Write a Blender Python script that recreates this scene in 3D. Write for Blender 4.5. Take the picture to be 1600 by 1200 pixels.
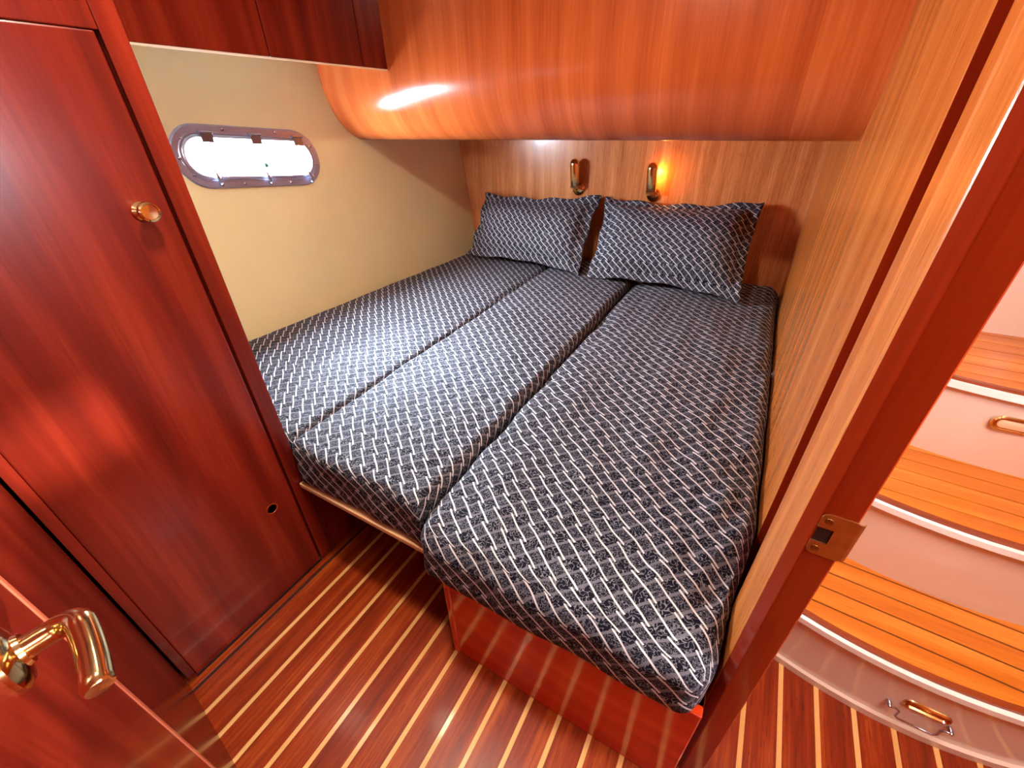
import bpy, bmesh, math, random
from mathutils import Vector, Matrix, noise

random.seed(7)
scene = bpy.context.scene
C = scene.collection
for o in list(bpy.data.objects):
    bpy.data.objects.remove(o)
V = Vector
PI = math.pi

# ------------------------------------------------------------------ camera
CAM_Z = 1.2
YAW, PITCH, ROLL, FPX = math.radians(30.433), math.radians(32.255), math.radians(1.418), 652.94
fwd = V((-math.sin(YAW) * math.cos(PITCH), math.cos(YAW) * math.cos(PITCH), -math.sin(PITCH)))
rgt = V((math.cos(YAW), math.sin(YAW), 0))
dwn = fwd.cross(rgt)
r2 = rgt * math.cos(ROLL) + dwn * math.sin(ROLL)
d2 = dwn * math.cos(ROLL) - rgt * math.sin(ROLL)
cd = bpy.data.cameras.new('camera')
cam = bpy.data.objects.new('camera', cd)
C.objects.link(cam)
m = Matrix.Identity(4)
for i in range(3):
    m[i][0], m[i][1], m[i][2] = r2[i], -d2[i], -fwd[i]
m[0][3], m[1][3], m[2][3] = 0, 0, CAM_Z
cam.matrix_world = m
cd.sensor_width = 36
cd.lens = FPX / 1600 * 36
cd.clip_start = 0.01
scene.camera = cam

# ------------------------------------------------------------------ world, lights, exposure
SKY = 280.0
w = bpy.data.worlds.new('sky')
scene.world = w
w.use_nodes = True
bg = w.node_tree.nodes['Background']
bg.inputs[0].default_value = (0.74, 0.88, 1.0, 1)
# overcast sky: zenith three times as bright as the horizon, dim water below it
_t = w.node_tree
_tc = _t.nodes.new('ShaderNodeTexCoord')
_sp = _t.nodes.new('ShaderNodeSeparateXYZ')
_t.links.new(_tc.outputs['Generated'], _sp.inputs[0])
_ma = _t.nodes.new('ShaderNodeMath')
_ma.operation = 'MULTIPLY_ADD'
_t.links.new(_sp.outputs[2], _ma.inputs[0])
_ma.inputs[1].default_value = SKY * 2 / 3
_ma.inputs[2].default_value = SKY / 3
_mx = _t.nodes.new('ShaderNodeMath')
_mx.operation = 'MAXIMUM'
_t.links.new(_ma.outputs[0], _mx.inputs[0])
_mx.inputs[1].default_value = SKY * 0.035
_t.links.new(_mx.outputs[0], bg.inputs[1])


def area_light(name, loc, rot, sx, sy, power, col, shape='RECTANGLE', portal=False, spread=None):
    l = bpy.data.lights.new(name, 'AREA')
    l.shape = shape
    l.size = sx
    if shape in ('RECTANGLE', 'ELLIPSE'):
        l.size_y = sy
    l.energy = power
    l.color = col
    if spread:
        l.spread = math.radians(spread)
    o = bpy.data.objects.new(name, l)
    C.objects.link(o)
    o.location = loc
    o.rotation_euler = rot
    if portal:
        l.cycles.is_portal = True
    return o


# daylight falling through the companionway above the steps
area_light('companionway_daylight', (0.66, 0.32, 1.83), (0, 0, 0), 0.60, 0.75, 10.8, (1.0, 0.93, 0.84))
# added warm lamp behind an invented passage opening, aimed at the wardrobe
_d = V((1, 0.2317, 0.20)).normalized()
area_light('wardrobe_patch_light', V((-0.976, 0.18, 0.75)) + _d * 5.4, _d.to_track_quat('Z', 'Y').to_euler(), 0.12, 0.12, 230.0, (1.0, 0.92, 0.78), 'DISK')
area_light('added_window_portal', (1.22, 0.55, 1.1725), (0, PI / 2, 0), 0.11, 0.32, 1, (1, 1, 1), portal=True)  # sky sampling through the added passage window
# sky portal outside the porthole
area_light('porthole_portal', (-1.85, 1.10, 1.10), (0, -PI / 2, 0), 0.30, 0.62, 1, (1, 1, 1), portal=True)
# hazy sun low in front of the porthole
sl_ = bpy.data.lights.new('hazy_sun', 'SUN')
sl_.energy = 42.0
sl_.angle = math.radians(24)
sl_.color = (0.70, 0.88, 1.0)
sun = bpy.data.objects.new('hazy_sun', sl_)
C.objects.link(sun)
sun.rotation_euler = V((0.80, -0.17, -0.62)).to_track_quat('-Z', 'Y').to_euler()
CABIN_LAMPS = [((-0.92, 0.66, 1.815), 0.4), ((-0.56, 0.40, 1.815), 6.2)]

vs = scene.view_settings
vs.view_transform = 'Standard'
vs.look = 'None'
vs.gamma = 1
vs.use_curve_mapping = False
vs.exposure = 1.5

# ------------------------------------------------------------------ materials


def srgb(r, g, b):
    def f(c):
        c /= 255
        return c / 12.92 if c <= 0.04045 else ((c + 0.055) / 1.055) ** 2.4
    return (f(r), f(g), f(b), 1)


class NT:
    def __init__(s, name):
        s.m = bpy.data.materials.new(name)
        s.m.use_nodes = True
        s.t = s.m.node_tree
        s.b = s.t.nodes['Principled BSDF']

    def n(s, typ, **kw):
        nd = s.t.nodes.new(typ)
        for k, v in kw.items():
            setattr(nd, k, v)
        return nd

    def l(s, a, b):
        s.t.links.new(a, b)

    def set(s, sock, v):
        if hasattr(v, 'links') or isinstance(v, bpy.types.NodeSocket):
            s.l(v, sock)
        else:
            sock.default_value = v

    def math(s, op, a, b=None, c=None, clamp=False):
        nd = s.n('ShaderNodeMath', operation=op, use_clamp=clamp)
        s.set(nd.inputs[0], a)
        if b is not None:
            s.set(nd.inputs[1], b)
        if c is not None:
            s.set(nd.inputs[2], c)
        return nd.outputs[0]

    def mix(s, f, a, b, blend='MIX'):
        nd = s.n('ShaderNodeMix', data_type='RGBA', blend_type=blend)
        s.set(nd.inputs[0], f)
        s.set(nd.inputs[6], a)
        s.set(nd.inputs[7], b)
        return nd.outputs[2]

    def p(s, **kw):
        for k, v in kw.items():
            s.set(s.b.inputs[k.replace('_', ' ')], v)


def wood(name, dark, mid, light, axis='z', rough=0.22, coat=0.15, fig=1.0, band=0.0, fine=1.0, pore=0.0, spec=0.35, uvmap=False):
    t = NT(name)
    tc = t.n('ShaderNodeTexCoord')
    info = t.n('ShaderNodeObjectInfo')
    off = t.n('ShaderNodeVectorMath', operation='SCALE')
    comb = t.n('ShaderNodeCombineXYZ')
    t.l(info.outputs['Random'], comb.inputs[0])
    t.l(info.outputs['Random'], comb.inputs[1])
    t.l(info.outputs['Random'], comb.inputs[2])
    t.l(comb.outputs[0], off.inputs[0])
    off.inputs['Scale'].default_value = 13.0
    add = t.n('ShaderNodeVectorMath', operation='ADD')
    src = tc.outputs['Object']
    if uvmap:
        sp_ = t.n('ShaderNodeSeparateXYZ')
        t.l(tc.outputs['UV'], sp_.inputs[0])
        cb_ = t.n('ShaderNodeCombineXYZ')
        t.l(sp_.outputs[0], cb_.inputs[0])
        t.l(sp_.outputs[1], cb_.inputs[2])
        src = cb_.outputs[0]
    t.l(src, add.inputs[0])
    t.l(off.outputs[0], add.inputs[1])

    def stretched(across, along):
        mp = t.n('ShaderNodeMapping')
        sc = [across] * 3
        sc['xyz'.index(axis)] = along
        mp.inputs['Scale'].default_value = sc
        t.l(add.outputs[0], mp.inputs['Vector'])
        return mp.outputs[0]
    # broad figure
    n1 = t.n('ShaderNodeTexNoise')
    n1.inputs['Scale'].default_value = 1
    n1.inputs['Detail'].default_value = 4
    n1.inputs['Distortion'].default_value = 0.9
    t.l(stretched(11.0, 0.7), n1.inputs['Vector'])
    # cathedral rings
    wv = t.n('ShaderNodeTexWave', wave_type='RINGS', rings_direction='SPHERICAL')
    wv.inputs['Scale'].default_value = 2.2
    wv.inputs['Distortion'].default_value = 6
    wv.inputs['Detail'].default_value = 3
    wv.inputs['Detail Scale'].default_value = 1.2
    t.l(stretched(2.4, 0.42), wv.inputs['Vector'])
    # fine fibre
    n2 = t.n('ShaderNodeTexNoise')
    n2.inputs['Scale'].default_value = 1
    n2.inputs['Detail'].default_value = 5
    n2.inputs['Roughness'].default_value = 0.65
    t.l(stretched(150.0, 5.0), n2.inputs['Vector'])
    n3 = t.n('ShaderNodeTexNoise')
    n3.inputs['Scale'].default_value = 1
    n3.inputs['Detail'].default_value = 2
    t.l(stretched(320.0, 26.0), n3.inputs['Vector'])
    f = t.math('MULTIPLY', t.math('SUBTRACT', n1.outputs[0], 0.5), 0.95 * fig)
    f = t.math('ADD', f, t.math('MULTIPLY', t.math('SUBTRACT', wv.outputs['Fac'], 0.5), 0.20 * fig))
    f = t.math('ADD', f, t.math('MULTIPLY', t.math('SUBTRACT', n2.outputs[0], 0.5), 0.85 * fine))
    if band:
        # veneer leaves of slightly different tone side by side
        sx = t.n('ShaderNodeSeparateXYZ')
        t.l(src, sx.inputs[0])
        k = t.math('FLOOR', t.math('MULTIPLY', sx.outputs[0], band))
        wn = t.n('ShaderNodeTexWhiteNoise', noise_dimensions='1D')
        t.l(k, wn.inputs['W'])
        f = t.math('ADD', f, t.math('MULTIPLY', t.math('SUBTRACT', wn.outputs[0], 0.5), 0.5))
    f = t.math('ADD', f, 0.5, clamp=True)
    cr = t.n('ShaderNodeValToRGB')
    e = cr.color_ramp.elements
    e[0].position, e[0].color = 0.05, dark
    e[1].position, e[1].color = 0.95, light
    k = e.new(0.5)
    k.color = mid
    t.l(f, cr.inputs[0])
    col = cr.outputs[0]
    if pore:
        pm = t.math('MULTIPLY', t.math('GREATER_THAN', n3.outputs[0], 0.63), pore)
        col = t.mix(pm, col, tuple(c * 0.45 for c in dark[:3]) + (1,))
    bp = t.n('ShaderNodeBump')
    bp.inputs['Strength'].default_value = 0.035
    bp.inputs['Distance'].default_value = 0.002
    t.l(n2.outputs[0], bp.inputs['Height'])
    t.p(Base_Color=col, Roughness=rough, Coat_Weight=coat, Coat_Roughness=0.08, Specular_IOR_Level=spec, Normal=bp.outputs[0])
    return t.m


def plain(name, col, rough=0.5, metal=0.0, coat=0.0, var=0.06, scale=9.0, bump=0.0, bscale=120.0):
    t = NT(name)
    tc = t.n('ShaderNodeTexCoord')
    n1 = t.n('ShaderNodeTexNoise')
    n1.inputs['Scale'].default_value = scale
    n1.inputs['Detail'].default_value = 4
    t.l(tc.outputs['Object'], n1.inputs['Vector'])
    a = tuple(max(0, c * (1 - var * 2)) for c in col[:3]) + (1,)
    b = tuple(min(1, c * (1 + var * 2)) for c in col[:3]) + (1,)
    t.p(Base_Color=t.mix(n1.outputs[0], a, b), Roughness=rough, Metallic=metal, Coat_Weight=coat)
    if bump:
        n2 = t.n('ShaderNodeTexNoise')
        n2.inputs['Scale'].default_value = bscale
        n2.inputs['Detail'].default_value = 3
        t.l(tc.outputs['Object'], n2.inputs['Vector'])
        bp = t.n('ShaderNodeBump')
        bp.inputs['Strength'].default_value = bump
        bp.inputs['Distance'].default_value = 0.004
        t.l(n2.outputs[0], bp.inputs['Height'])
        t.p(Normal=bp.outputs[0])
    return t.m


def fabric(name, cell=0.0305):
    t = NT(name)
    uv = t.n('ShaderNodeUVMap')
    uv.uv_map = 'UVMap'
    # slight weave waviness
    wn = t.n('ShaderNodeTexNoise')
    wn.inputs['Scale'].default_value = 14
    wn.inputs['Detail'].default_value = 1
    t.l(uv.outputs[0], wn.inputs['Vector'])
    ws = t.n('ShaderNodeVectorMath', operation='SCALE')
    wsub = t.n('ShaderNodeVectorMath', operation='SUBTRACT')
    wsub.inputs[1].default_value = (0.5, 0.5, 0.5)
    t.l(wn.outputs['Color'], wsub.inputs[0])
    t.l(wsub.outputs[0], ws.inputs[0])
    ws.inputs['Scale'].default_value = 0.011
    wa = t.n('ShaderNodeVectorMath', operation='ADD')
    t.l(uv.outputs[0], wa.inputs[0])
    t.l(ws.outputs[0], wa.inputs[1])
    sx = t.n('ShaderNodeSeparateXYZ')
    t.l(wa.outputs[0], sx.inputs[0])
    x, y = sx.outputs[0], sx.outputs[1]
    k = 1 / (cell * math.sqrt(2))
    U = t.math('MULTIPLY', t.math('SUBTRACT', x, y), k)
    W = t.math('MULTIPLY', t.math('ADD', x, y), k)
    r = t.math('ROUND', W)
    dv = t.math('SUBTRACT', W, r)
    tt = t.math('FRACT', t.math('MULTIPLY', t.math('ADD', U, r), 0.5))
    s = 0.27

    def line(tv):
        d = t.math('MULTIPLY', t.math('SUBTRACT', tv, 0.5), s)
        return t.math('LESS_THAN', t.math('ABSOLUTE', t.math('SUBTRACT', dv, d)), 0.060)
    l0 = line(tt)
    l1 = t.math('MULTIPLY', line(t.math('ADD', tt, 1.0)), t.math('LESS_THAN', tt, 0.08))
    l2 = t.math('MULTIPLY', line(t.math('SUBTRACT', tt, 1.0)), t.math('GREATER_THAN', tt, 0.92))
    lines = t.math('MAXIMUM', l0, t.math('MAXIMUM', l1, l2))
    bars = t.math('LESS_THAN', t.math('ABSOLUTE', t.math('SUBTRACT', t.math('FRACT', t.math('ADD', U, 0.5)), 0.5)), 0.085)
    chk = t.math('MODULO', t.math('ABSOLUTE', t.math('ADD', t.math('FLOOR', U), t.math('FLOOR', W))), 2.0)

    def curls(scale, wd, bright):
        nz = t.n('ShaderNodeTexNoise')
        nz.inputs['Scale'].default_value = scale
        nz.inputs['Detail'].default_value = 0
        nz.inputs['Distortion'].default_value = 0.6
        t.l(uv.outputs[0], nz.inputs['Vector'])
        return t.math('MULTIPLY', t.math('LESS_THAN', t.math('ABSOLUTE', t.math('SUBTRACT', nz.outputs[0], 0.5)), wd), bright)
    cA = curls(135, 0.045, 0.42)
    cB = curls(225, 0.06, 0.33)
    cur = t.math('ADD', t.math('MULTIPLY', cA, t.math('SUBTRACT', 1.0, chk)), t.math('MULTIPLY', cB, chk))
    navy = srgb(12, 10, 24)
    navy2 = srgb(18, 16, 30)
    base = t.mix(chk, navy, navy2)
    col = t.mix(cur, base, srgb(168, 166, 178))
    col = t.mix(t.math('MULTIPLY', bars, 0.9), col, srgb(104, 101, 110))
    col = t.mix(lines, col, srgb(206, 202, 204))
    nb = t.n('ShaderNodeTexNoise')
    nb.inputs['Scale'].default_value = 420
    t.l(uv.outputs[0], nb.inputs['Vector'])
    bp = t.n('ShaderNodeBump')
    bp.inputs['Strength'].default_value = 0.25
    bp.inputs['Distance'].default_value = 0.001
    t.l(t.math('ADD', nb.outputs[0], t.math('MULTIPLY', lines, 0.8)), bp.inputs['Height'])
    t.p(Base_Color=col, Roughness=0.8, Normal=bp.outputs[0], Specular_IOR_Level=0.15)
    return t.m


def emit(name, col, strength):
    t = NT(name)
    t.p(Base_Color=col, Emission_Color=col, Emission_Strength=strength)
    return t.m


def glass(name, tint=(1, 1, 1, 1)):
    t = NT(name)
    tr = t.n('ShaderNodeBsdfTransparent')
    tr.inputs[0].default_value = tint
    gl = t.n('ShaderNodeBsdfGlossy')
    gl.inputs['Roughness'].default_value = 0.03
    lw = t.n('ShaderNodeLayerWeight')
    lw.inputs['Blend'].default_value = 0.5
    fac = t.math('MULTIPLY_ADD', t.math('POWER', lw.outputs['Facing'], 5.0), 0.9, 0.04)
    mx = t.n('ShaderNodeMixShader')
    t.l(fac, mx.inputs[0])
    t.l(tr.outputs[0], mx.inputs[1])
    t.l(gl.outputs[0], mx.inputs[2])
    t.l(mx.outputs[0], t.t.nodes['Material Output'].inputs[0])
    return t.m


M = {}
M['red'] = wood('mahogany_veneer', srgb(78, 15, 8), srgb(110, 26, 13), srgb(140, 43, 24), fine=0.6, fig=1.4, rough=0.27)
M['orange'] = wood('cherry_veneer', srgb(166, 68, 28), srgb(206, 100, 46), srgb(234, 138, 76), fine=0.65, fig=0.6, band=2.9, uvmap=True)
M['gold'] = wood('golden_cherry_veneer', srgb(148, 72, 25), srgb(186, 101, 42), srgb(216, 138, 72), fine=0.75, fig=0.75, pore=0.28, rough=0.27)
M['head'] = wood('brightened_bulkhead_veneer', srgb(172, 92, 44), srgb(212, 128, 70), srgb(236, 164, 104), fine=1.2, pore=0.28, rough=0.27)  # golden cherry copy, lightened to make up for weak light at the bulkhead
M['jamb'] = wood('solid_cherry', srgb(112, 27, 8), srgb(142, 41, 12), srgb(168, 60, 24), fine=0.5, rough=0.2)
M['base'] = wood('berth_veneer', srgb(164, 36, 7), srgb(198, 52, 12), srgb(218, 74, 24), axis='x', fine=0.5, rough=0.16)
M['teak'] = wood('sole_teak', srgb(94, 24, 6), srgb(138, 46, 12), srgb(186, 88, 28), axis='y', fine=1.3, pore=0.35, rough=0.32, coat=0.08, spec=0.25)
M['holly'] = wood('sole_holly', srgb(196, 140, 80), srgb(224, 170, 104), srgb(240, 194, 130), axis='y', fine=0.7, rough=0.17, coat=0.6)
M['tread'] = wood('tread_teak', srgb(176, 88, 20), srgb(208, 118, 34), srgb(232, 152, 62), axis='x', fine=0.9, pore=0.2, rough=0.28)
M['nosing'] = wood('nosing_teak', srgb(110, 44, 18), srgb(140, 62, 28), srgb(170, 88, 44), axis='x', rough=0.25)
M['rail'] = wood('rail_beech', srgb(206, 156, 112), srgb(228, 182, 136), srgb(240, 204, 164), axis='x')
M['lip'] = wood('pale_edge_wood', srgb(176, 84, 58), srgb(196, 104, 76), srgb(214, 126, 96))
M['caulk'] = plain('black_caulk', srgb(34, 18, 12), 0.6)
M['dark'] = plain('shadow_gap', srgb(38, 10, 8), 0.7)
M['cream'] = plain('cream_vinyl', srgb(247, 234, 180), 0.55, var=0.035, scale=5, bump=0.10, bscale=260)
M['edge'] = plain('cream_edging', srgb(240, 214, 180), 0.4)
M['gel'] = plain('gelcoat', srgb(226, 204, 188), 0.09, coat=0.5, var=0.015)
M['white'] = plain('white_gelcoat', srgb(248, 246, 242), 0.18, coat=0.4, var=0.01)
M['ceil'] = plain('headliner', srgb(232, 220, 200), 0.7)
M['chrome'] = plain('polished_steel', (0.50, 0.53, 0.68, 1), 0.2, 1.0, var=0.03)  # bluish tint painted in place of reflections
M['frame'] = plain('satin_steel', (0.40, 0.43, 0.58, 1), 0.28, 0.65, var=0.05)  # bluish base colour stands in for reflected surroundings
M['steel'] = plain('dark_steel', (0.20, 0.22, 0.27, 1), 0.3, 0.9)
M['brass'] = plain('polished_brass', srgb(226, 196, 140), 0.13, 1.0, var=0.05)
M['oldbrass'] = plain('worn_brass', srgb(196, 150, 92), 0.36, 1.0, var=0.22, scale=60)
M['screw'] = plain('screw_brass', srgb(150, 112, 66), 0.35, 1.0)
M['fabric'] = fabric('lattice_fabric')
M['pillow'] = fabric('lattice_fabric_pillow', 0.0275)
M['glass'] = glass('porthole_glass')
M['dot'] = plain('green_knob', srgb(70, 110, 105), 0.4)
M['bulb'] = emit('lamp_bulb', (1.0, 0.50, 0.14, 1), 55)
M['lens'] = emit('ceiling_lens', (1.0, 0.90, 0.78, 1), 4)
M['frost'] = plain('frosted_lens', srgb(238, 196, 160), 0.3)

# ------------------------------------------------------------------ builders
ORG = {}


def link(name, me, parent):
    o = bpy.data.objects.new(name, me)
    C.objects.link(o)
    if parent:
        o.parent = parent
    return o


def obj(name, bm, mat, parent=None, smooth=False, kind=None, auto=None):
    """bm is in world coordinates; a child is shifted to its thing's base, a thing to its own base."""
    bmesh.ops.recalc_face_normals(bm, faces=bm.faces)
    me = bpy.data.meshes.new(name)
    if parent is not None:
        base = ORG[parent.name]
    else:
        xs = [v.co for v in bm.verts]
        base = V(((min(v.x for v in xs) + max(v.x for v in xs)) / 2,
                  (min(v.y for v in xs) + max(v.y for v in xs)) / 2, min(v.z for v in xs)))
    bmesh.ops.translate(bm, verts=bm.verts, vec=-base)
    bm.to_mesh(me)
    bm.free()
    me.materials.append(M[mat] if isinstance(mat, str) else mat)
    if smooth:
        for p in me.polygons:
            p.use_smooth = True
    o = link(name, me, parent)
    if parent is None:
        o.location = base
    ORG[o.name] = base
    if auto is not None:
        a = math.radians(auto)
        for p in me.polygons:
            p.use_smooth = True
        try:
            me.set_sharp_from_angle(angle=a)
        except Exception:
            pass
    if kind:
        o['kind'] = kind
    return o


def thing(name, label, cat, loc, group=None, kind=None):
    o = bpy.data.objects.new(name, None)
    C.objects.link(o)
    o.empty_display_size = 0.05
    o.location = loc
    ORG[o.name] = V(loc)
    if label:
        o['label'] = label
        o['category'] = cat
    if group:
        o['group'] = group
    if kind:
        o['kind'] = kind
    return o


def tag(o, label, cat, group=None):
    o['label'] = label
    o['category'] = cat
    if group:
        o['group'] = group
    return o


def box(x0, x1, y0, y1, z0, z1, bev=0.0, bm=None, seg=2):
    own = bmesh.new()
    bmesh.ops.create_cube(own, size=1)
    for v in own.verts:
        v.co = V(((x0 + x1) / 2 + v.co.x * (x1 - x0), (y0 + y1) / 2 + v.co.y * (y1 - y0), (z0 + z1) / 2 + v.co.z * (z1 - z0)))
    if bev:
        bmesh.ops.bevel(own, geom=own.edges[:], offset=bev, segments=seg, profile=0.5, affect='EDGES')
    if bm is None:
        return own
    me = bpy.data.meshes.new('tmp')
    own.to_mesh(me)
    own.free()
    bm.from_mesh(me)
    bpy.data.meshes.remove(me)
    return bm


def prism(poly, lo, hi, axis='z', bm=None):
    """extrude a 2D outline; axis z: (x,y) outline, y: (x,z), x: (y,z)."""
    bm = bm or bmesh.new()

    def P(p, h):
        return {'z': (p[0], p[1], h), 'y': (p[0], h, p[1]), 'x': (h, p[0], p[1])}[axis]
    a = [bm.verts.new(P(p, lo)) for p in poly]
    b = [bm.verts.new(P(p, hi)) for p in poly]
    n = len(poly)
    bm.faces.new(a)
    bm.faces.new(b[::-1])
    for i in range(n):
        bm.faces.new((a[i], a[(i + 1) % n], b[(i + 1) % n], b[i]))
    return bm


def frame_of(d):
    d = d.normalized()
    a = V((0, 0, 1)) if abs(d.z) < 0.9 else V((1, 0, 0))
    s = d.cross(a).normalized()
    return s, d.cross(s).normalized()


def tube(path, rad, seg=16, bm=None, cap=True):
    bm = bm or bmesh.new()
    path = [V(p) for p in path]
    rads = rad if isinstance(rad, (list, tuple)) else [rad] * len(path)
    rings = []
    s = None
    for i, p in enumerate(path):
        d = path[min(i + 1, len(path) - 1)] - path[max(i - 1, 0)]
        d.normalize()
        if s is None:
            s, u = frame_of(d)
        else:
            s = (s - d * s.dot(d)).normalized()
            u = d.cross(s)
        rings.append([bm.verts.new(p + (s * math.cos(2 * PI * k / seg) + u * math.sin(2 * PI * k / seg)) * rads[i]) for k in range(seg)])
    for a, b in zip(rings, rings[1:]):
        for k in range(seg):
            bm.faces.new((a[k], a[(k + 1) % seg], b[(k + 1) % seg], b[k]))
    if cap:
        bm.faces.new(rings[0][::-1])
        bm.faces.new(rings[-1])
    return bm


def lathe(prof, org, axis, seg=24, bm=None):
    """prof: (radius, height along axis)."""
    bm = bm or bmesh.new()
    org, axis = V(org), V(axis).normalized()
    s, u = frame_of(axis)
    rings = []
    for r, h in prof:
        r = max(r, 1e-5)
        rings.append([bm.verts.new(org + axis * h + (s * math.cos(2 * PI * k / seg) + u * math.sin(2 * PI * k / seg)) * r) for k in range(seg)])
    for a, b in zip(rings, rings[1:]):
        for k in range(seg):
            bm.faces.new((a[k], a[(k + 1) % seg], b[(k + 1) % seg], b[k]))
    bm.faces.new(rings[0][::-1])
    bm.faces.new(rings[-1])
    return bm


def grid_surface(fn, nu, nv, bm=None):
    bm = bm or bmesh.new()
    vs_ = [[bm.verts.new(fn(i / nu, j / nv)) for j in range(nv + 1)] for i in range(nu + 1)]
    for i in range(nu):
        for j in range(nv):
            bm.faces.new((vs_[i][j], vs_[i + 1][j], vs_[i + 1][j + 1], vs_[i][j + 1]))
    return bm


# ------------------------------------------------------------------ the setting
CEIL = 1.85
XR = 0.155         # cabin face of the partition
YH = 2.40          # head bulkhead


def hull_x(y, z):
    return -1.72 + 0.0375 * (y - 0.8) - 0.13 * (z - 0.48)


# floor with planks and holly strips
floor = obj('floor', box(-1.9, 1.2, -0.9, 2.4, -0.05, -0.006), 'dark', kind='structure')
SP, X0 = 0.0752, -0.882
fp = bmesh.new()
box(0.0, SP - 0.0105, -0.9, 1.5, -0.006, 0.0, 0.0006, fp, 1)
strip_bm = box(0.0, 0.0105, -0.9, 1.5, -0.006, 0.0001, 0.0)
pl_me = bpy.data.meshes.new('plank')
fp.to_mesh(pl_me)
fp.free()
pl_me.materials.append(M['teak'])
st_me = bpy.data.meshes.new('holly_strip')
strip_bm.to_mesh(st_me)
strip_bm.free()
st_me.materials.append(M['holly'])
fl = floor.location
for k in range(-2, 27):
    x = X0 + k * SP
    o = link('plank', pl_me, floor)
    o.location = V((x + 0.00525, 0, 0)) - fl
    if k >= 0:
        o = link('holly_strip', st_me, floor)
        o.location = V((x - 0.00525, 0, 0)) - fl

# headboard bulkhead
obj('wall_back', box(-1.95, 0.17, YH, YH + 0.03, 0.0, CEIL), 'head', kind='structure')
# partition with the passage
obj('wall_right', box(XR, 0.186, 0.765, YH, 0.0, CEIL, 0.0015), 'gold', kind='structure')
obj('end_lipping', box(XR + 0.0005, 0.185, 0.7635, 0.7649, 0.0, CEIL - 0.001), 'jamb', bpy.data.objects['wall_right'])
# recessed lining between the partition and the door frame
obj('trim_3', box(0.168, 0.186, 0.5625, 0.7634, 0.0, CEIL), 'jamb', kind='structure')
# door casing with a small bead, then the chamfered jamb
cas = [(0.124, 0.5620), (0.124, 0.533), (0.1228, 0.529), (0.124, 0.525), (0.124, 0.464), (0.1245, 0.4612), (0.1255, 0.4592)]
obj('trim_1', prism(cas + [(0.150, 0.475), (0.150, 0.5620)], 0.0, CEIL), 'gold', kind='structure')
jam = [(0.1257, 0.4590), (0.1372, 0.4470), (0.1382, 0.4462), (0.1395, 0.446), (0.1700, 0.446), (0.1717, 0.4477), (0.1717, 0.5622), (0.151, 0.5622), (0.151, 0.475)]
obj('trim_2', prism(jam, 0.0, CEIL), 'jamb', kind='structure')
# rear bulkhead behind the open door, other half of the doorway
bx0, by0, bx1, by1 = -0.976, 0.007, 0.17, -0.149
obj('wall_rear', prism([(bx0 - 0.85, by0 - 0.001), (bx0, by0), (bx1, by1), (0.186, by1), (0.186, -0.9), (bx0 - 0.85, -0.9)], 0.0, CEIL), 'red', kind='structure')
obj('wall_passage_rear', box(0.186, 1.2, -0.93, -0.9, 0, CEIL), 'orange', kind='structure')
b = box(1.15, 1.2, -0.9, 2.43, 0, 1.13)
box(1.15, 1.2, -0.9, 2.43, 1.215, CEIL, 0.0, b)
box(1.15, 1.2, -0.9, 0.40, 1.13, 1.215, 0.0, b)
box(1.15, 1.2, 0.70, 2.43, 1.13, 1.215, 0.0, b)
obj('wall_passage_side', b, 'gold', kind='structure')  # opening in this unseen wall is shaped for the wardrobe's light patch
w2 = thing('added_window', None, None, (1.17, 0.55, 1.13), kind='structure')  # unseen window, added to frame the lamp aimed at the wardrobe
b = box(1.144, 1.15, 0.385, 0.715, 1.115, 1.13)
box(1.144, 1.15, 0.385, 0.715, 1.215, 1.23, 0.0, b)
box(1.144, 1.15, 0.385, 0.40, 1.13, 1.215, 0.0, b)
box(1.144, 1.15, 0.70, 0.715, 1.13, 1.215, 0.0, b)
obj('window_frame', b, 'chrome', w2)
obj('pane', box(1.172, 1.176, 0.4002, 0.6998, 1.1302, 1.2148), 'glass', w2)
obj('wall_passage_end', box(0.186, 1.15, 1.66, 1.70, 0.86, CEIL), 'gel', kind='structure')
obj('ceiling', box(-1.95, 1.2, -0.93, 2.43, CEIL, CEIL + 0.03), 'ceil', kind='structure')

# hull side with a porthole opening
PC = (1.105, 1.098)     # porthole centre (y, z)
PT = math.radians(-4.5)  # tilt


def port_pt(a, b, out=0.0):
    """a along the porthole, b up it, out = into the cabin."""
    y = PC[0] + a * math.cos(PT) - b * math.sin(PT)
    z = PC[1] + a * math.sin(PT) + b * math.cos(PT)
    return V((hull_x(y, z) + out, y, z - 0.0 * out))


def stadium(L, Hh, n=16):
    r = Hh / 2
    c = L / 2 - r
    pts = []
    for i in range(n + 1):
        a = -PI / 2 + PI * i / n
        pts.append((c + r * math.cos(a), r * math.sin(a)))
    for i in range(n + 1):
        a = PI / 2 + PI * i / n
        pts.append((-c + r * math.cos(a), r * math.sin(a)))
    return pts


ys_ = [-0.05 + i * (2.45 + 0.05) / 24 for i in range(25)]
bm = bmesh.new()


def hull_row(y):
    return [V((hull_x(y, z), y, z)) for z in (-0.02, 0.25, 0.5, 0.75, 0.95, 1.15, 1.35, 1.6, CEIL)]


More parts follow.
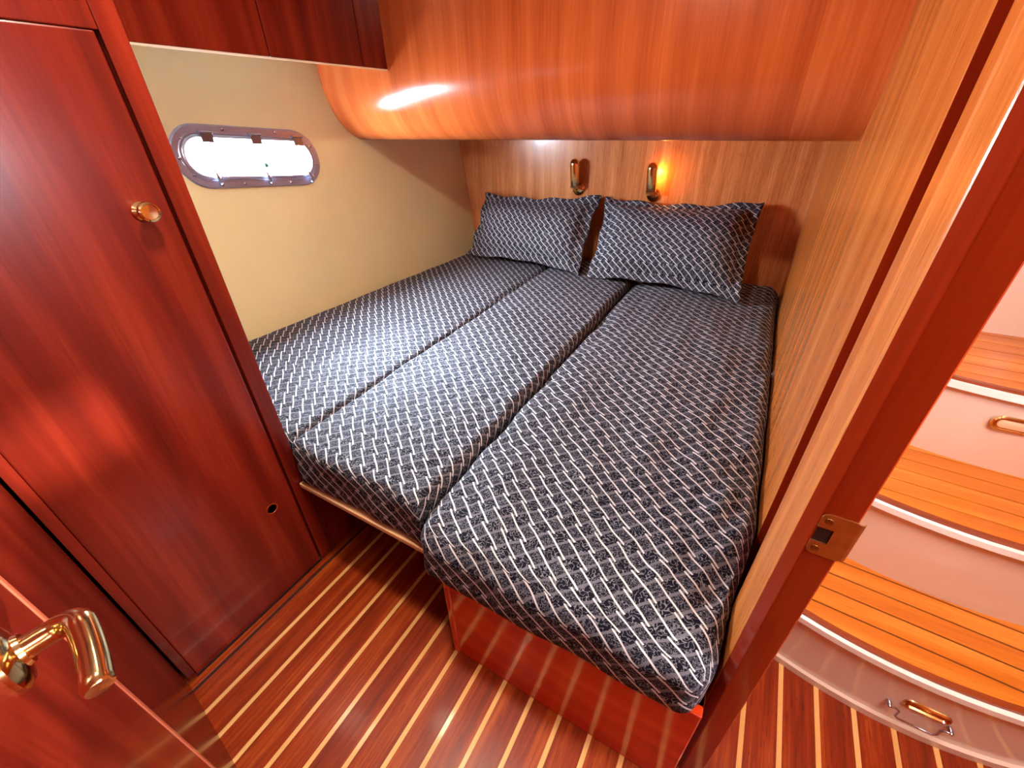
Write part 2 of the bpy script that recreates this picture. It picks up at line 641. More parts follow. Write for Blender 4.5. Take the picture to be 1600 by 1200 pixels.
rows = [[bm.verts.new(p) for p in hull_row(y)] for y in ys_]
for a, b in zip(rows, rows[1:]):
    for k in range(len(a) - 1):
        bm.faces.new((a[k], b[k], b[k + 1], a[k + 1]))
hull_me = bpy.data.meshes.new('wall_left')
bmesh.ops.recalc_face_normals(bm, faces=bm.faces)
bm.to_mesh(hull_me)
bm.free()
hull = link('wall_left', hull_me, None)
sol = hull.modifiers.new('s', 'SOLIDIFY')
sol.thickness = 0.02
sol.offset = -1 if hull_me.polygons[5].normal.x > 0 else 1
cb = bmesh.new()
st = stadium(0.515, 0.163)
ca = [cb.verts.new(port_pt(a, b, 0.2)) for a, b in st]
cz = [cb.verts.new(port_pt(a, b, -0.2)) for a, b in st]
cb.faces.new(ca)
cb.faces.new(cz[::-1])
for i in range(len(st)):
    j = (i + 1) % len(st)
    cb.faces.new((ca[i], cz[i], cz[j], ca[j]))
bmesh.ops.recalc_face_normals(cb, faces=cb.faces)
cme = bpy.data.meshes.new('cut')
cb.to_mesh(cme)
cb.free()
cut = link('cut', cme, None)
bo = hull.modifiers.new('b', 'BOOLEAN')
bo.object = cut
bo.operation = 'DIFFERENCE'
bo.solver = 'EXACT'
dg = bpy.context.evaluated_depsgraph_get()
dg.update()
new = bpy.data.meshes.new_from_object(hull.evaluated_get(dg))
hull.modifiers.clear()
hull.data = new
bpy.data.objects.remove(cut)
new.materials.clear()
new.materials.append(M['cream'])
for p in new.polygons:
    p.use_smooth = True
new.set_sharp_from_angle(angle=math.radians(30))
hull['kind'] = 'structure'

# ------------------------------------------------------------------ porthole (window_1)
win = thing('window_1', None, None, port_pt(0, 0), kind='structure')


def ring(levels, name, mat, parent):
    b = bmesh.new()
    rs = []
    for L, Hh, o_ in levels:
        rs.append([b.verts.new(port_pt(a, c, o_)) for a, c in stadium(L, Hh)])
    for p_, q_ in zip(rs, rs[1:]):
        for i in range(len(p_)):
            j = (i + 1) % len(p_)
            b.faces.new((p_[i], p_[j], q_[j], q_[i]))
    return obj(name, b, mat, parent, auto=35)


ring([(0.566, 0.206, 0.000), (0.564, 0.204, 0.006), (0.556, 0.196, 0.010), (0.520, 0.160, 0.010), (0.516, 0.156, 0.013),
      (0.506, 0.146, 0.013), (0.502, 0.142, 0.008), (0.502, 0.142, -0.020), (0.515, 0.160, -0.020)], 'window_frame', 'frame', win)
ring([(0.503, 0.143, 0.006), (0.503, 0.143, 0.012), (0.497, 0.137, 0.014), (0.484, 0.124, 0.014), (0.480, 0.120, 0.010), (0.480, 0.120, -0.004), (0.503, 0.143, -0.004)],
     'sash_frame', 'frame', win)
b = bmesh.new()
sv = [[b.verts.new(port_pt(a, c, o_)) for a, c in stadium(0.482, 0.122)] for o_ in (0.0, 0.006)]
b.faces.new(sv[0][::-1])
b.faces.new(sv[1])
for i in range(len(sv[0])):
    j = (i + 1) % len(sv[0])
    b.faces.new((sv[0][i], sv[0][j], sv[1][j], sv[1][i]))
obj('pane', b, 'glass', win)


def pbox(a0, a1, b0, b1, o0, o1, name, mat, parent, bm=None):
    own = bm or bmesh.new()
    vv = {}
    for i, a in enumerate((a0, a1)):
        for j, c in enumerate((b0, b1)):
            for k, o_ in enumerate((o0, o1)):
                vv[i, j, k] = own.verts.new(port_pt(a, c, o_))
    for f in (((0, 0, 0), (0, 1, 0), (1, 1, 0), (1, 0, 0)), ((0, 0, 1), (1, 0, 1), (1, 1, 1), (0, 1, 1)),
              ((0, 0, 0), (1, 0, 0), (1, 0, 1), (0, 0, 1)), ((0, 1, 0), (0, 1, 1), (1, 1, 1), (1, 1, 0)),
              ((0, 0, 0), (0, 0, 1), (0, 1, 1), (0, 1, 0)), ((1, 0, 0), (1, 1, 0), (1, 1, 1), (1, 0, 1))):
        own.faces.new([vv[q] for q in f])
    if name:
        return obj(name, own, mat, parent)
    return own


for a in (-0.155, 0.020, 0.195):
    h = pbox(a - 0.020, a + 0.020, 0.046, 0.078, 0.010, 0.019, 'hinge', 'steel', win)
    obj('hinge_pin', tube([port_pt(a - 0.024, 0.078, 0.016), port_pt(a + 0.024, 0.078, 0.016)], 0.005, 10), 'chrome', h, auto=40)
for a in (-0.165, 0.022, 0.205):
    d_ = obj('dog_lever', tube([port_pt(a + 0.006, -0.085, 0.012), port_pt(a + 0.002, -0.078, 0.026), port_pt(a - 0.002, -0.064, 0.030), port_pt(a - 0.008, -0.040, 0.026)],
                               [0.005, 0.0055, 0.005, 0.003], 10), 'chrome', win, auto=40)
    obj('dog_knob', lathe([(0.0045, 0), (0.006, 0.008), (0.005, 0.016), (0.001, 0.018)], port_pt(a + 0.004, -0.086, 0.012), (1, 0, -0.3), 12), 'chrome', d_, auto=40)
for a, c in ((-0.235, 0.055), (-0.262, -0.005), (-0.235, -0.058), (-0.09, 0.089), (0.11, 0.089), (0.25, 0.045), (0.262, -0.02), (0.235, -0.065), (-0.07, -0.089), (0.12, -0.089)):
    obj('screw', lathe([(0.006, 0), (0.006, 0.001), (0.004, 0.003), (0.001, 0.0035)], port_pt(a, c, 0.010), (1, 0, 0.1), 12), 'chrome', win, auto=40)
obj('pull_knob', lathe([(0.009, 0), (0.009, 0.004), (0.006, 0.007), (0.001, 0.008)], port_pt(0.035, -0.026, 0.006), (1, 0, 0.1), 14), 'dot', win, auto=40)

# ------------------------------------------------------------------ overhead moulding above the bed head
SL = 0.080


def over_y(x):
    return 1.36 + (XR - x) * SL


oh = thing('overhead_moulding', 'glossy cherry overhead box with rounded lower edge above the bed head', 'overhead panel', (-0.8, 1.9, 1.135))
prof = [(0.0, CEIL), (0.0, 1.6), (0.0, 1.42)]
for i in range(0, 17):
    a = PI / 2 * i / 16
    prof.append((0.17 * (1 - math.cos(a)), 1.355 - 0.22 * math.sin(a)))
prof += [(0.35, 1.135), (0.55, 1.135)]
xsn = [-1.86 + (XR + 1.86) * i / 30 for i in range(31)]
b = bmesh.new()
rows = [[b.verts.new((x, over_y(x) + d_, z)) for d_, z in prof] for x in xsn]
for p_, q_ in zip(rows, rows[1:]):
    for k in range(len(p_) - 1):
        b.faces.new((p_[k], p_[k + 1], q_[k + 1], q_[k]))
uvl = b.loops.layers.uv.new('UVMap')
arc_ = [0.0]
for (a0, c0), (a1, c1) in zip(prof, prof[1:]):
    arc_.append(arc_[-1] + math.hypot(a1 - a0, c1 - c0))
where = {v: (x, arc_[k]) for x, row in zip(xsn, rows) for k, v in enumerate(row)}
for f in b.faces:
    for lp in f.loops:
        lp[uvl].uv = where[lp.vert]
obj('curved_front', b, 'orange', oh, auto=40)
b = bmesh.new()
vv = [b.verts.new((x, (over_y(x) + 0.55) if s_ == 0 else YH, 1.135)) for s_ in (0, 1) for x in (-1.86, XR)]
b.faces.new((vv[0], vv[1], vv[3], vv[2]))
obj('underside', b, 'orange', oh)

# ------------------------------------------------------------------ hanging wardrobe
XW = -0.976
wd = thing('wardrobe', 'tall dark red mahogany wardrobe with one brass knob at left', 'wardrobe', (-1.35, 0.23, 0.0))
b = box(XW - 0.74, XW - 0.018, 0.012, 0.454, 0.0, CEIL - 0.002)
obj('carcass', b, 'red', wd)
obj('stile', box(XW - 0.018, XW, 0.4175, 0.454, 0.012, CEIL - 0.002, 0.002), 'red', wd)
obj('stile', box(XW - 0.018, XW, 0.012, 0.0297, 0.012, CEIL - 0.002, 0.001), 'red', wd)
obj('head_rail', box(XW - 0.018, XW, 0.0285, 0.417, 1.3325, CEIL - 0.002, 0.002), 'red', wd)
obj('plinth', box(XW - 0.018, XW - 0.004, 0.0285, 0.417, 0.0, 0.011), 'dark', wd)
dr = obj('door', box(XW - 0.018, XW, 0.0300, 0.4105, 0.014, 1.332, 0.003), 'red', wd)
obj('knob', lathe([(0.016, 0), (0.016, 0.002), (0.008, 0.006), (0.008, 0.012), (0.015, 0.018), (0.0175, 0.024), (0.0165, 0.029), (0.0135, 0.0305), (0.0125, 0.0285), (0.001, 0.0275)],
                  (XW, 0.365, 1.076), (1, 0, 0), 28), 'brass', dr, auto=35)
b = bmesh.new()
obj('finger_hole', lathe([(0.0165, 0.0), (0.0165, 0.0012), (0.014, 0.0014), (0.0125, 0.0004), (0.0125, -0.006)], (XW, 0.348, 0.314), (1, 0, 0), 28), 'jamb', dr, auto=35)

# ------------------------------------------------------------------ overhead locker along the hull
XL = -1.38
lk = thing('overhead_locker', 'dark red overhead locker with two plain doors above the porthole', 'cabinet', (-1.6, 0.98, 1.367))
LE = over_y(XL) - 0.003
obj('carcass', box(XL - 0.40, XL - 0.0205, 0.47, LE, 1.47, CEIL - 0.002), 'ceil', lk)
obj('bounce_panel', box(XL - 0.0200, XL - 0.0185, 0.48, LE, 1.3735, 1.75), 'ceil', lk)  # unseen pale panel added to bounce daylight onto the upper hull
obj('door', box(XL - 0.018, XL, 0.48, 0.9945, 1.3725, CEIL - 0.004, 0.002), 'red', lk)
obj('door', box(XL - 0.018, XL, 0.9985, 1.3575, 1.3725, CEIL - 0.004, 0.002), 'red', lk)
obj('end_filler', box(XL - 0.018, XL, 1.3615, LE, 1.3725, CEIL - 0.004, 0.001), 'red', lk)
obj('edge_strip', box(XL - 0.006, XL + 0.001, 0.47, LE, 1.3675, 1.3715, 0.0003), 'edge', lk)

# ------------------------------------------------------------------ berth base
ZB = 0.335
bb = thing('berth_base', 'glossy red cherry berth base under the patterned mattress cushions', 'bed base', (-0.5, 1.4, 0.0))
obj('front_panel', box(-0.432, 0.118, 0.408, 0.428, 0.0, ZB, 0.003), 'base', bb)
obj('corner_post', box(-0.437, -0.420, 0.4045, 0.430, 0.0, ZB, 0.003), 'base', bb)
obj('side_panel', box(-0.432, -0.412, 0.428, YH, 0.0, ZB), 'red', bb)
obj('side_panel', box(0.100, 0.118, 0.428, YH - 0.001, 0.0, ZB), 'red', bb)
obj('platform', box(-0.43, 0.117, 0.428, YH - 0.001, ZB - 0.015, ZB), 'red', bb)
obj('rail', box(-0.972, -0.437, 0.436, 0.462, ZB - 0.018, ZB - 0.001, 0.003), 'rail', bb)
obj('platform', box(-0.972, -0.437, 0.462, YH - 0.001, ZB - 0.015, ZB - 0.001), 'red', bb)
obj('side_panel', box(-1.000, -0.982, 0.474, YH - 0.001, 0.0, ZB), 'red', bb)
obj('corner_post', box(-0.998, -0.979, 0.456, 0.473, 0.0, ZB, 0.001), 'red', bb)
obj('platform', box(-1.66, -0.985, 0.47, YH - 0.001, ZB - 0.015, ZB), 'red', bb)
obj('rear_panel', box(-0.98, -0.432, 1.48, 1.50, 0.0, ZB - 0.016), 'red', bb)


# ------------------------------------------------------------------ cushions
def cushion(name, label, fx0, fx1, y0, y1, z0, z1, r, wr, seed, crown=0.008, foot_r=None):
    """rounded slab with sides that follow fx0(y), fx1(y); the pattern runs over the edges."""
    nx, ny, nz = 44, 110, 8
    bm = bmesh.new()
    uvl = bm.loops.layers.uv.new('UVMap')
    cache = {}

    def vert(i, j, k):
        key = (i, j, k)
        if key in cache:
            return cache[key]
        s, t_, h = i / nx, j / ny, k / nz
        # denser sampling at the edges
        s2 = s - 0.085 * math.sin(2 * PI * s)
        t2 = t_ - 0.07 * math.sin(2 * PI * t_)
        y = y0 + (y1 - y0) * t2
        x0_, x1_ = fx0(y), fx1(y)
        x = x0_ + (x1_ - x0_) * s2
        z = z0 + (z1 - z0) * h
        fr = foot_r or r
        ry = fr + (r - fr) * min(1, t2 * 4)
        q = V((min(max(x, x0_ + r), x1_ - r), min(max(y, y0 + ry), y1 - r), min(max(z, z0 + 0.015), z1 - r)))
        d_ = V((x, y, z)) - q
        lim = V((r if abs(d_.x) > 0 else 1, ry if d_.y < 0 else r, r if d_.z > 0 else 0.015))
        dd = V((d_.x / lim.x, d_.y / lim.y, d_.z / lim.z))
        L = dd.length
        if L > 1e-6:
            mx_ = max(abs(dd.x), abs(dd.y), abs(dd.z))
            kf = mx_ / L
            p = q + d_ * kf
        else:
            p = V((x, y, z))
        # crown, puckers and soft wrinkles on the upper part
        up = max(0.0, min(1.0, (p.z - z0) / (z1 - z0) * 1.6 - 0.5))
        ex = min(x - x0_, x1_ - x)
        ey = min(y - y0, y1 - y)
        n1 = noise.noise(V((x * 3.2, y * 2.6, seed)))
        n2 = noise.noise(V((x * 11 + y * 2.0, y * 4.0 - x * 1.0, seed + 3)))
        n3 = noise.noise(V(((x - 0.25 * y) * 24, y * 7, seed + 9)))
        near = math.exp(-max(ex, 0) / 0.10)
        dz = crown * min(1, ex / 0.14) * min(1, max(ey, 0) / 0.2) + wr * (0.55 * n1 + 0.5 * n2 + n3 * (0.25 + 0.9 * near))
        p.z += dz * up
        nse = noise.noise(V((x * 9, y * 9, z * 9 + seed)))
        if i in (0, nx):
            p.x += 0.004 * nse
        if j == 0:
            p.y += 0.007 * nse
        v = bm.verts.new(p)
        cache[key] = (v, V((x, y, z)))
        return cache[key]

    def face(keys, side):
        vs_ = [vert(*k) for k in keys]
        f = bm.faces.new([v for v, _ in vs_])
        f.smooth = True
        for lp, (v, c) in zip(f.loops, vs_):
            dz_ = (z1 - c.z)
            if side == 'top':
                uvv = (c.x, c.y)
            elif side == 'front':
                uvv = (c.x, c.y - dz_ * 0.9)
            elif side == 'back':
                uvv = (c.x, c.y + dz_)
            elif side == 'left':
                uvv = (c.x - dz_ * 0.9, c.y)
            else:
                uvv = (c.x + dz_ * 0.9, c.y)
            lp[uvl].uv = (uvv[0] + seed * 0.037, uvv[1])
    for i in range(nx):
        for j in range(ny):
            face([(i, j, nz), (i + 1, j, nz), (i + 1, j + 1, nz), (i, j + 1, nz)], 'top')
            face([(i, j, 0), (i, j + 1, 0), (i + 1, j + 1, 0), (i + 1, j, 0)], 'top')
    for i in range(nx):
        for k in range(nz):
            face([(i, 0, k), (i + 1, 0, k), (i + 1, 0, k + 1), (i, 0, k + 1)], 'front')
            face([(i, ny, k), (i, ny, k + 1), (i + 1, ny, k + 1), (i + 1, ny, k)], 'back')
    for j in range(ny):
        for k in range(nz):
            face([(0, j, k), (0, j, k + 1), (0, j + 1, k + 1), (0, j + 1, k)], 'left')
            face([(nx, j, k), (nx, j + 1, k), (nx, j + 1, k + 1), (nx, j, k + 1)], 'right')
    o = obj(name, bm, 'fabric', None)
    tag(o, label, 'mattress', 'berth mattress cushions')
    return o


def bed_right(y):
    k = max(0.0, min(1.0, (y - 0.50) / 0.28))
    k = k * k * (3 - 2 * k)
    return 0.113 + 0.045 * (min(y, 0.56) - 0.385) + (0.150 - 0.1209) * k


s1 = lambda y: -0.965 - 0.030 * (y - 0.45)
s2 = lambda y: -0.498 - 0.014 * (y - 0.40)
cushion('mattress_cushion', 'patterned navy mattress cushion against the partition, widest of the three', lambda y: s2(y) + 0.004, bed_right,
        0.385, 2.392, ZB + 0.001, 0.478, 0.044, 0.0135, 1.3, 0.012, 0.075)
cushion('mattress_cushion', 'patterned navy mattress cushion in the middle, resting on the pale rail', lambda y: s1(y) + 0.002, lambda y: s2(y) - 0.002,
        0.440, 2.392, ZB + 0.001, 0.487, 0.024, 0.006, 4.1, 0.008, 0.022)
cushion('mattress_cushion', 'patterned navy mattress cushion along the cream hull side under the porthole', lambda y: hull_x(y, 0.40) + 0.010, lambda y: s1(y) - 0.007,
        0.462, 2.392, ZB + 0.001, 0.474, 0.034, 0.003, 7.7, 0.008)


# ------------------------------------------------------------------ pillows
def pillow(label, tl, tr_, bl, br, seed, thick=0.075):
    bm = bmesh.new()
    uvl = bm.loops.layers.uv.new('UVMap')
    tl, tr_, bl, br = V(tl), V(tr_), V(bl), V(br)
    nrm = (br - bl).cross(tl - bl).normalized()
    if nrm.y > 0:
        nrm = -nrm
    N = 44
    Wd, Hd = (br - bl).length, (tl - bl).length
    fl_ = 0.038

    def pos(i, j, side):
        u, v = i / N, j / N
        # outline: sides drawn in slightly, corners poking out
        cu, cv = 2 * u - 1, 2 * v - 1
        pu = 1 - 0.05 * (1 - cv * cv)
        pv = 1 - 0.13 * (1 - cu * cu)
        uu, vv_ = (cu * pu + 1) / 2, (cv * pv + 1) / 2
        p = (bl * (1 - uu) + br * uu) * (1 - vv_) + (tl * (1 - uu) + tr_ * uu) * vv_
        du = min(u, 1 - u) * Wd
        dv = min(v, 1 - v) * Hd
        a = max(0.0, min(1.0, (du - fl_) / 0.17))
        c = max(0.0, min(1.0, (dv - fl_) / 0.15))
        f = lambda q: math.sqrt(max(0.0, 1 - (1 - q) ** 2))
        puff = f(a) * f(c)
        th = 0.003 + thick * puff
        edge = 1 - min(1, min(du, dv) / 0.05)
        wav = 0.012 * edge * (math.sin(u * 21 + seed) * (1 if dv < du else 0.3) + math.sin(v * 17 + seed * 2) * (1 if du < dv else 0.3))
        wr = 0.010 * noise.noise(V((u * 3.2, v * 3, seed))) * puff + 0.007 * noise.noise(V((u * 9 + v * 5, v * 4, seed + 5))) * puff
        # little ruffles where the cover is gathered along the flange seam
        gat = 0.004 * math.sin((u if dv < du else v) * 120) * math.exp(-((min(du, dv) - fl_ - 0.012) / 0.014) ** 2)
        return p + nrm * (side * th + wav + (wr + gat) * (1 if side > 0 else 0.3))
    for side in (1, -1):
        g = [[bm.verts.new(pos(i, j, side)) for j in range(N + 1)] for i in range(N + 1)]
        for i in range(N):
            for j in range(N):
                f = bm.faces.new((g[i][j], g[i + 1][j], g[i + 1][j + 1], g[i][j + 1]))
                f.smooth = True
                for lp, (a, b_) in zip(f.loops, ((i, j), (i + 1, j), (i + 1, j + 1), (i, j + 1))):
                    lp[uvl].uv = (a / N * Wd + seed * 0.1, b_ / N * Hd)
        if side == 1:
            gf = g
        else:
            for k in range(N):
                bm.faces.new((gf[k][0], gf[k + 1][0], g[k + 1][0], g[k][0]))
                bm.faces.new((gf[k][N], gf[k + 1][N], g[k + 1][N], g[k][N]))
                bm.faces.new((gf[0][k], gf[0][k + 1], g[0][k + 1], g[0][k]))
                bm.faces.new((gf[N][k], gf[N][k + 1], g[N][k + 1], g[N][k]))
    o = obj('pillow', bm, 'pillow', None)
    tag(o, label, 'pillow', 'pillows at the bed head')
    return o


pillow('navy lattice pillow leaning below the unlit reading lamp beside the cream hull side',
       (-1.53, 2.345, 0.825), (-0.790, 2.345, 0.850), (-1.540, 2.115, 0.500), (-0.785, 2.060, 0.500), 1.0)
pillow('navy lattice pillow leaning below the lit reading lamp beside the golden partition',
       (-0.765, 2.340, 0.845), (-0.020, 2.345, 0.862), (-0.735, 2.045, 0.500), (-0.005, 2.005, 0.500), 2.6, 0.082)


# ------------------------------------------------------------------ reading lamps
def reading_lamp(x, zb, label, lit):
    t = thing('reading_lamp', label, 'lamp', (x, YH, zb), 'brass reading lamps on the bed head')
    obj('rosette', lathe([(0.034, 0), (0.035, 0.004), (0.031, 0.010), (0.024, 0.013), (0.022, 0.011), (0.014, 0.013), (0.012, 0.022), (0.001, 0.023)], (x, YH - 0.0005, zb), (0, -1, 0), 28), 'brass', t, auto=30)
    obj('joint', lathe([(0.001, -0.012), (0.009, -0.008), (0.013, 0), (0.009, 0.008), (0.001, 0.012)], (x - 0.004, YH - 0.030, zb + 0.006), (0, 0, 1), 16), 'brass', t, smooth=True)
    # tall capped shade with an opening on its side
    ax = V((-0.05, -0.10, 1)).normalized()
    o0 = V((x - 0.006, YH - 0.040, zb + 0.012))
    sh = obj('shade', slotted(o0, ax), 'brass', t, auto=35)
    obj('collar', lathe([(0.020, -0.004), (0.027, -0.002), (0.028, 0.003), (0.026, 0.006), (0.001, 0.007)], o0 + ax * 0.004, ax, 24), 'oldbrass', sh, auto=35)
    obj('bulb', lathe([(0.001, 0.0), (0.007, 0.002), (0.009, 0.012), (0.008, 0.03), (0.001, 0.036)], o0 + ax * 0.075 + V((0.008, 0.004, 0)), ax, 14), 'bulb' if lit else 'frost', sh, smooth=True)
    if lit:
        l = bpy.data.lights.new('lamp_glow', 'POINT')
        l.energy = 0.22
        l.color = (1.0, 0.30, 0.05)
        l.shadow_soft_size = 0.008
        lo = bpy.data.objects.new('lamp_glow', l)
        C.objects.link(lo)
        lo.location = o0 + ax * 0.092 + V((0.030, 0.012, 0))


def slotted(o0, ax):
    bm = bmesh.new()
    s, u = frame_of(ax)
    seg = 32
    prof_ = [(0.024, 0.0), (0.0265, 0.004), (0.0265, 0.05), (0.0265, 0.110), (0.0255, 0.121), (0.022, 0.131), (0.015, 0.1385), (0.006, 0.1425), (0.0005, 0.143)]
    rings = []
    for r_, h in prof_:
        rings.append([bm.verts.new(o0 + ax * h + (s * math.cos(2 * PI * k / seg) + u * math.sin(2 * PI * k / seg)) * r_) for k in range(seg)])
    for a in range(len(rings) - 1):
        for k in range(seg):
            mid = 2 * PI * (k + 0.5) / seg
            d_ = s * math.cos(mid) + u * math.sin(mid)
            # slot faces the partition (+x) and the wall
            if 1 <= a <= 2 and d_.dot(V((0.93, 0.36, 0))) > 0.72:
                continue
            bm.faces.new((rings[a][k], rings[a][(k + 1) % seg], rings[a + 1][(k + 1) % seg], rings[a + 1][k]))
    bm.faces.new(rings[0])
    return bm


reading_lamp(-0.945, 0.868, 'unlit brass reading lamp nearer the hull side above the pillows', False)
reading_lamp(-0.533, 0.858, 'lit brass reading lamp with orange glow nearer the partition', True)

# ------------------------------------------------------------------ open cabin door with lever handle
dirb = (V((bx1, by1, 0)) - V((bx0, by0, 0))).normalized()       # along the leaf, towards the hinges
nb = V((-dirb.y, dirb.x, 0))                                    # out of the leaf into the cabin
P0 = V((bx0, by0, 0))


def dpt(s_, off, z):
    return P0 + dirb * s_ + nb * off + V((0, 0, z))


def dbox(s0, s1_, o0, o1, z0, z1, bev=0.0):
    b = box(s0, s1_, o0, o1, z0, z1, bev)
    for v in b.verts:
        v.co = dpt(v.co.x, v.co.y, v.co.z)
    return b


dth = thing('door_1', None, None, dpt(0.8, 0.01, 0.0), kind='structure')
DS = 0.455
obj('leaf', dbox(DS + 0.0121, 1.12, 0.002, 0.0185, 0.012, 1.80, 0.001), 'red', dth)
obj('pale_edge', dbox(DS, DS + 0.012, 0.002, 0.0195, 0.012, 1.80, 0.002), 'lip', dth)  # paler strip along the free edge of the leaf
hs = 0.594
lev = thing_part = obj('lever_handle', tube([dpt(hs, 0.020, 0.888)] + [dpt(hs, 0.020 + 0.024 * i / 4, 0.888) for i in range(1, 5)]
               + [dpt(hs + 0.018 * (1 - math.cos(a)), 0.044 + 0.016 * math.sin(a), 0.888 + 0.004 * a) for a in [PI / 2 * i / 8 for i in range(1, 9)]]
               + [dpt(hs + 0.018 + 0.052 * i / 8, 0.060 - 0.004 * (i / 8) ** 2, 0.894 - 0.004 * i / 8) for i in range(1, 9)]
               + [dpt(hs + 0.0745, 0.0555, 0.8895), dpt(hs + 0.0765, 0.0555, 0.889)],
               [0.0090] * 22 + [0.0075, 0.004], 20), 'brass', dth, auto=50)
obj('rosette', lathe([(0.026, 0), (0.026, 0.003), (0.022, 0.007), (0.013, 0.009), (0.012, 0.012)], dpt(hs, 0.0186, 0.888), nb, 28), 'brass', lev, auto=35)

# ------------------------------------------------------------------ strike plate on the jamb
YJ = 0.446
sp = thing('strike_plate', 'worn brass strike plate with two screws on the door jamb', 'strike plate', (0.156, YJ, 0.757))


def arc(cx, cz, r_, a0, a1, n=6):
    return [(cx + r_ * math.cos(a0 + (a1 - a0) * i / n), cz + r_ * math.sin(a0 + (a1 - a0) * i / n)) for i in range(n + 1)]


poly = (arc(0.1466, 0.7645, 0.0075, PI, 1.5 * PI) + [(0.1714, 0.757), (0.1714, 0.822)] + arc(0.1466, 0.8145, 0.0075, 0.5 * PI, PI)
        + [(0.1391, 0.8005), (0.1550, 0.8005), (0.1550, 0.7775), (0.1391, 0.7775)])
obj('plate', prism(poly, YJ - 0.0016, YJ + 0.0002, 'y'), 'oldbrass', sp)
lp_ = [(0.1712, YJ - 0.0016), (0.1742, YJ - 0.0015), (0.1772, YJ - 0.0002), (0.1787, YJ + 0.0022), (0.1776, YJ + 0.0030), (0.1763, YJ + 0.0008), (0.1740, YJ), (0.1712, YJ)]
obj('lip', prism(lp_, 0.7585, 0.8205, 'z'), 'oldbrass', sp)
obj('latch_hole_shade', box(0.1400, 0.1549, YJ - 0.0004, YJ - 0.0002, 0.7777, 0.8003), 'dark', sp)  # flat dark sheet standing for the shade inside the latch hole
for zz in (0.7668, 0.8118):
    sc = obj('screw', lathe([(0.0045, 0), (0.0043, 0.0006), (0.0025, 0.0009), (0.0010, 0.0002)], (0.1468, YJ - 0.0016, zz), (0, -1, 0), 16), 'screw', sp, auto=30)

# ------------------------------------------------------------------ companionway steps
stp = thing('companionway_steps', 'cream moulded companionway steps with varnished teak treads beyond the jamb', 'steps', (0.68, 1.2, 0.0))
XA, XB = 0.187, 1.148


def front(n, x):
    cy, cx = ((0.762, 0.54), (0.985, 0.62), (1.252, 0.70), (1.64, 0.7))[n]
    return cy + 0.60 * (x - cx) ** 2 * (0 if n == 3 else 1)


TZ = (0.212, 0.432, 0.650, 0.87)


def curved_slab(f0, f1, z0, z1, n=24, x0=XA, x1=XB):
    xs = [x0 + (x1 - x0) * i / n for i in range(n + 1)]
    return prism([(x, f0(x)) for x in xs] + [(x, f1(x)) for x in reversed(xs)], z0, z1)


for n in range(3):
    zt = TZ[n]
    zl = 0.0 if n == 0 else TZ[n - 1]
    nxt = (lambda x, n=n: front(n + 1, x))
    obj('riser', curved_slab(lambda x, n=n: front(n, x) + 0.006, lambda x, n=n: front(n, x) + 0.03, zl, zt - 0.020), 'gel', stp, auto=30)
    obj('white_nosing', curved_slab(lambda x, n=n: front(n, x) - 0.009, lambda x, n=n: front(n, x) + 0.03, zt - 0.022, zt - 0.006), 'white', stp, auto=30)
    obj('tread_base', curved_slab(lambda x, n=n: front(n, x) + 0.02, lambda x, n=n: front(n + 1, x) + 0.02, zt - 0.02, zt - 0.003), 'caulk', stp)
    obj('tread_edging', curved_slab(lambda x, n=n: front(n, x) + 0.002, lambda x, n=n: front(n, x) + 0.016, zt - 0.006, zt + 0.001), 'nosing', stp, auto=30)
    # straight planks with black seams; the first follows the curved edge
    ybk = front(n + 1, 0.6) + 0.02
    wdt = 0.052 if n < 2 else 0.06
    yf = front(n, 0.62) + 0.060
    yb = yf
    sl = 0.055
    obj('tread_plank', curved_slab(lambda x, n=n: front(n, x) + 0.0175, lambda x, yf=yf: max(yf - sl * (x - 0.62), front(n, x) + 0.019), zt - 0.006, zt), 'tread', stp)
    while yb < ybk + 0.05:
        y0_, y1_ = yb + 0.0042, yb + wdt
        pa = prism([(XA, y0_ - sl * (XA - 0.62)), (XB, y0_ - sl * (XB - 0.62)), (XB, y1_ - sl * (XB - 0.62)), (XA, y1_ - sl * (XA - 0.62))], zt - 0.006, zt)
        for v in pa.verts:
            v.co.y = min(v.co.y, front(n + 1, v.co.x) + 0.012)
        obj('tread_plank', pa, 'tread', stp)
        yb += wdt
obj('riser', curved_slab(lambda x: front(3, x), lambda x: front(3, x) + 0.02, TZ[2], TZ[3]), 'gel', stp)
obj('base_moulding', curved_slab(lambda x: front(0, x) - 0.004, lambda x: front(0, x) + 0.01, 0.0003, 0.020), 'gel', stp, auto=30)


def stad_y(cx, cz, L, Hh, yf, levels, tilt=0.0):
    b = bmesh.new()
    rs = []
    for dl, off in levels:
        r_ = []
        for a, c in stadium(L - dl, Hh - dl, 10):
            x = cx + a * math.cos(tilt) - c * math.sin(tilt)
            z = cz + a * math.sin(tilt) + c * math.cos(tilt)
            r_.append(b.verts.new((x, yf - off, z)))
        rs.append(r_)
    for p_, q_ in zip(rs, rs[1:]):
        for i in range(len(p_)):
            j = (i + 1) % len(p_)
            b.faces.new((p_[i], p_[j], q_[j], q_[i]))
    b.faces.new(rs[-1])
    return b


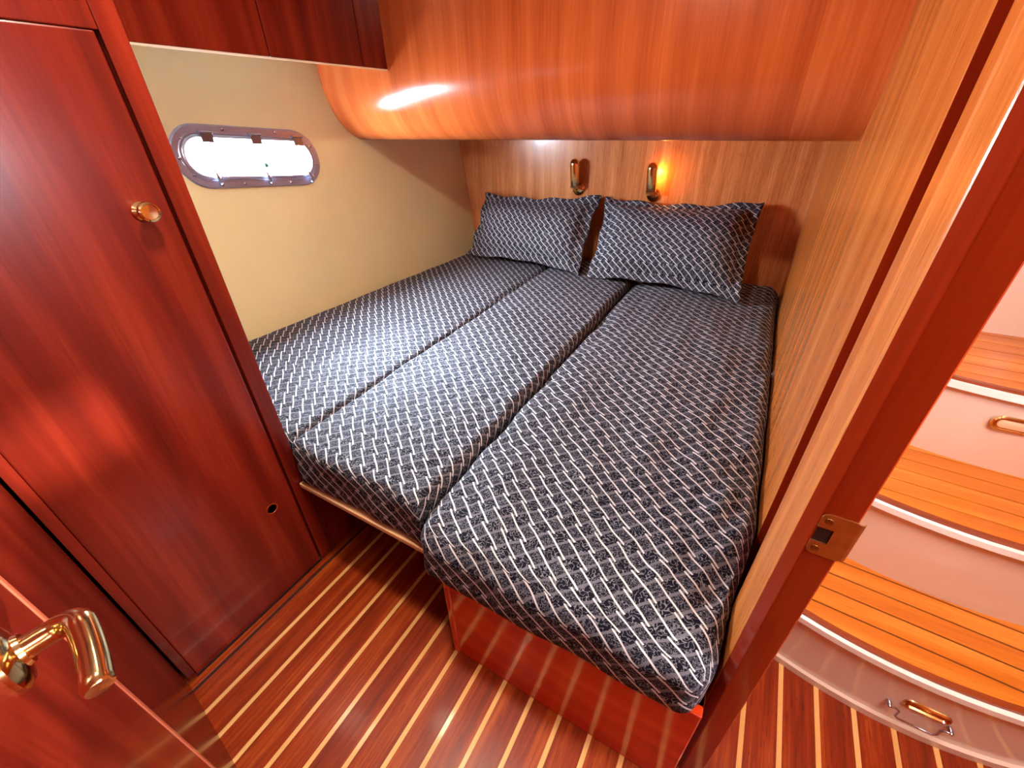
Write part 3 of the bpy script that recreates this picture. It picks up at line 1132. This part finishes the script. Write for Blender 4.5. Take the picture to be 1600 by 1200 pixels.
yr = front(0, 0.565) + 0.006
obj('flush_latch', stad_y(0.568, 0.103, 0.082, 0.026, yr, [(0, 0), (0.001, 0.003), (0.006, 0.006), (0.010, 0.006), (0.014, 0.002)]), 'brass', stp, auto=30)
bl_ = obj('bail_handle', tube([(0.508, yr - 0.012, 0.080), (0.522, yr - 0.012, 0.080), (0.528, yr - 0.012, 0.076), (0.528, yr - 0.013, 0.056), (0.533, yr - 0.013, 0.050),
                               (0.594, yr - 0.013, 0.050), (0.599, yr - 0.013, 0.056), (0.599, yr - 0.012, 0.074), (0.604, yr - 0.012, 0.080), (0.616, yr - 0.012, 0.080)], 0.0024, 8), 'chrome', stp, auto=50)
for xx in (0.510, 0.614):
    obj('bail_lug', lathe([(0.005, 0), (0.005, 0.012), (0.0035, 0.016), (0.001, 0.017)], (xx, yr + 0.001, 0.080), (0, -1, 0), 12), 'chrome', bl_, auto=35)
yr3 = front(2, 0.64) + 0.006
cl = obj('courtesy_light', stad_y(0.640, 0.566, 0.100, 0.040, yr3, [(0, 0), (0.001, 0.004), (0.006, 0.007), (0.012, 0.007), (0.016, 0.003)]), 'brass', stp, auto=30)
obj('light_lens', stad_y(0.640, 0.566, 0.078, 0.022, yr3, [(0, 0.002), (0.002, 0.005), (0.010, 0.006)]), 'frost', cl, auto=30)

# ------------------------------------------------------------------ ceiling lamps (out of view, they light the cabin)
for (lx, ly, lz), pw in CABIN_LAMPS:
    nm = 'white round ceiling lamp over the middle of the berth foot' if lx < -0.6 else 'white round ceiling lamp over the cabin doorway'
    t = thing('ceiling_lamp', nm, 'lamp', (lx, ly, CEIL), 'round ceiling lamps')
    obj('rim', lathe([(0.085, -0.002), (0.085, -0.02), (0.075, -0.028), (0.068, -0.026)], (lx, ly, CEIL), (0, 0, 1), 28), 'white', t, auto=30)
    obj('lens', lathe([(0.068, -0.020), (0.05, -0.0245), (0.001, -0.025)], (lx, ly, CEIL), (0, 0, 1), 28), 'lens', t, smooth=True)
    area_light('ceiling_lamp_light', (lx, ly, CEIL - 0.031), (0, 0, 0), 0.13, 0.13, pw, (1.0, 0.89, 0.72), 'DISK')
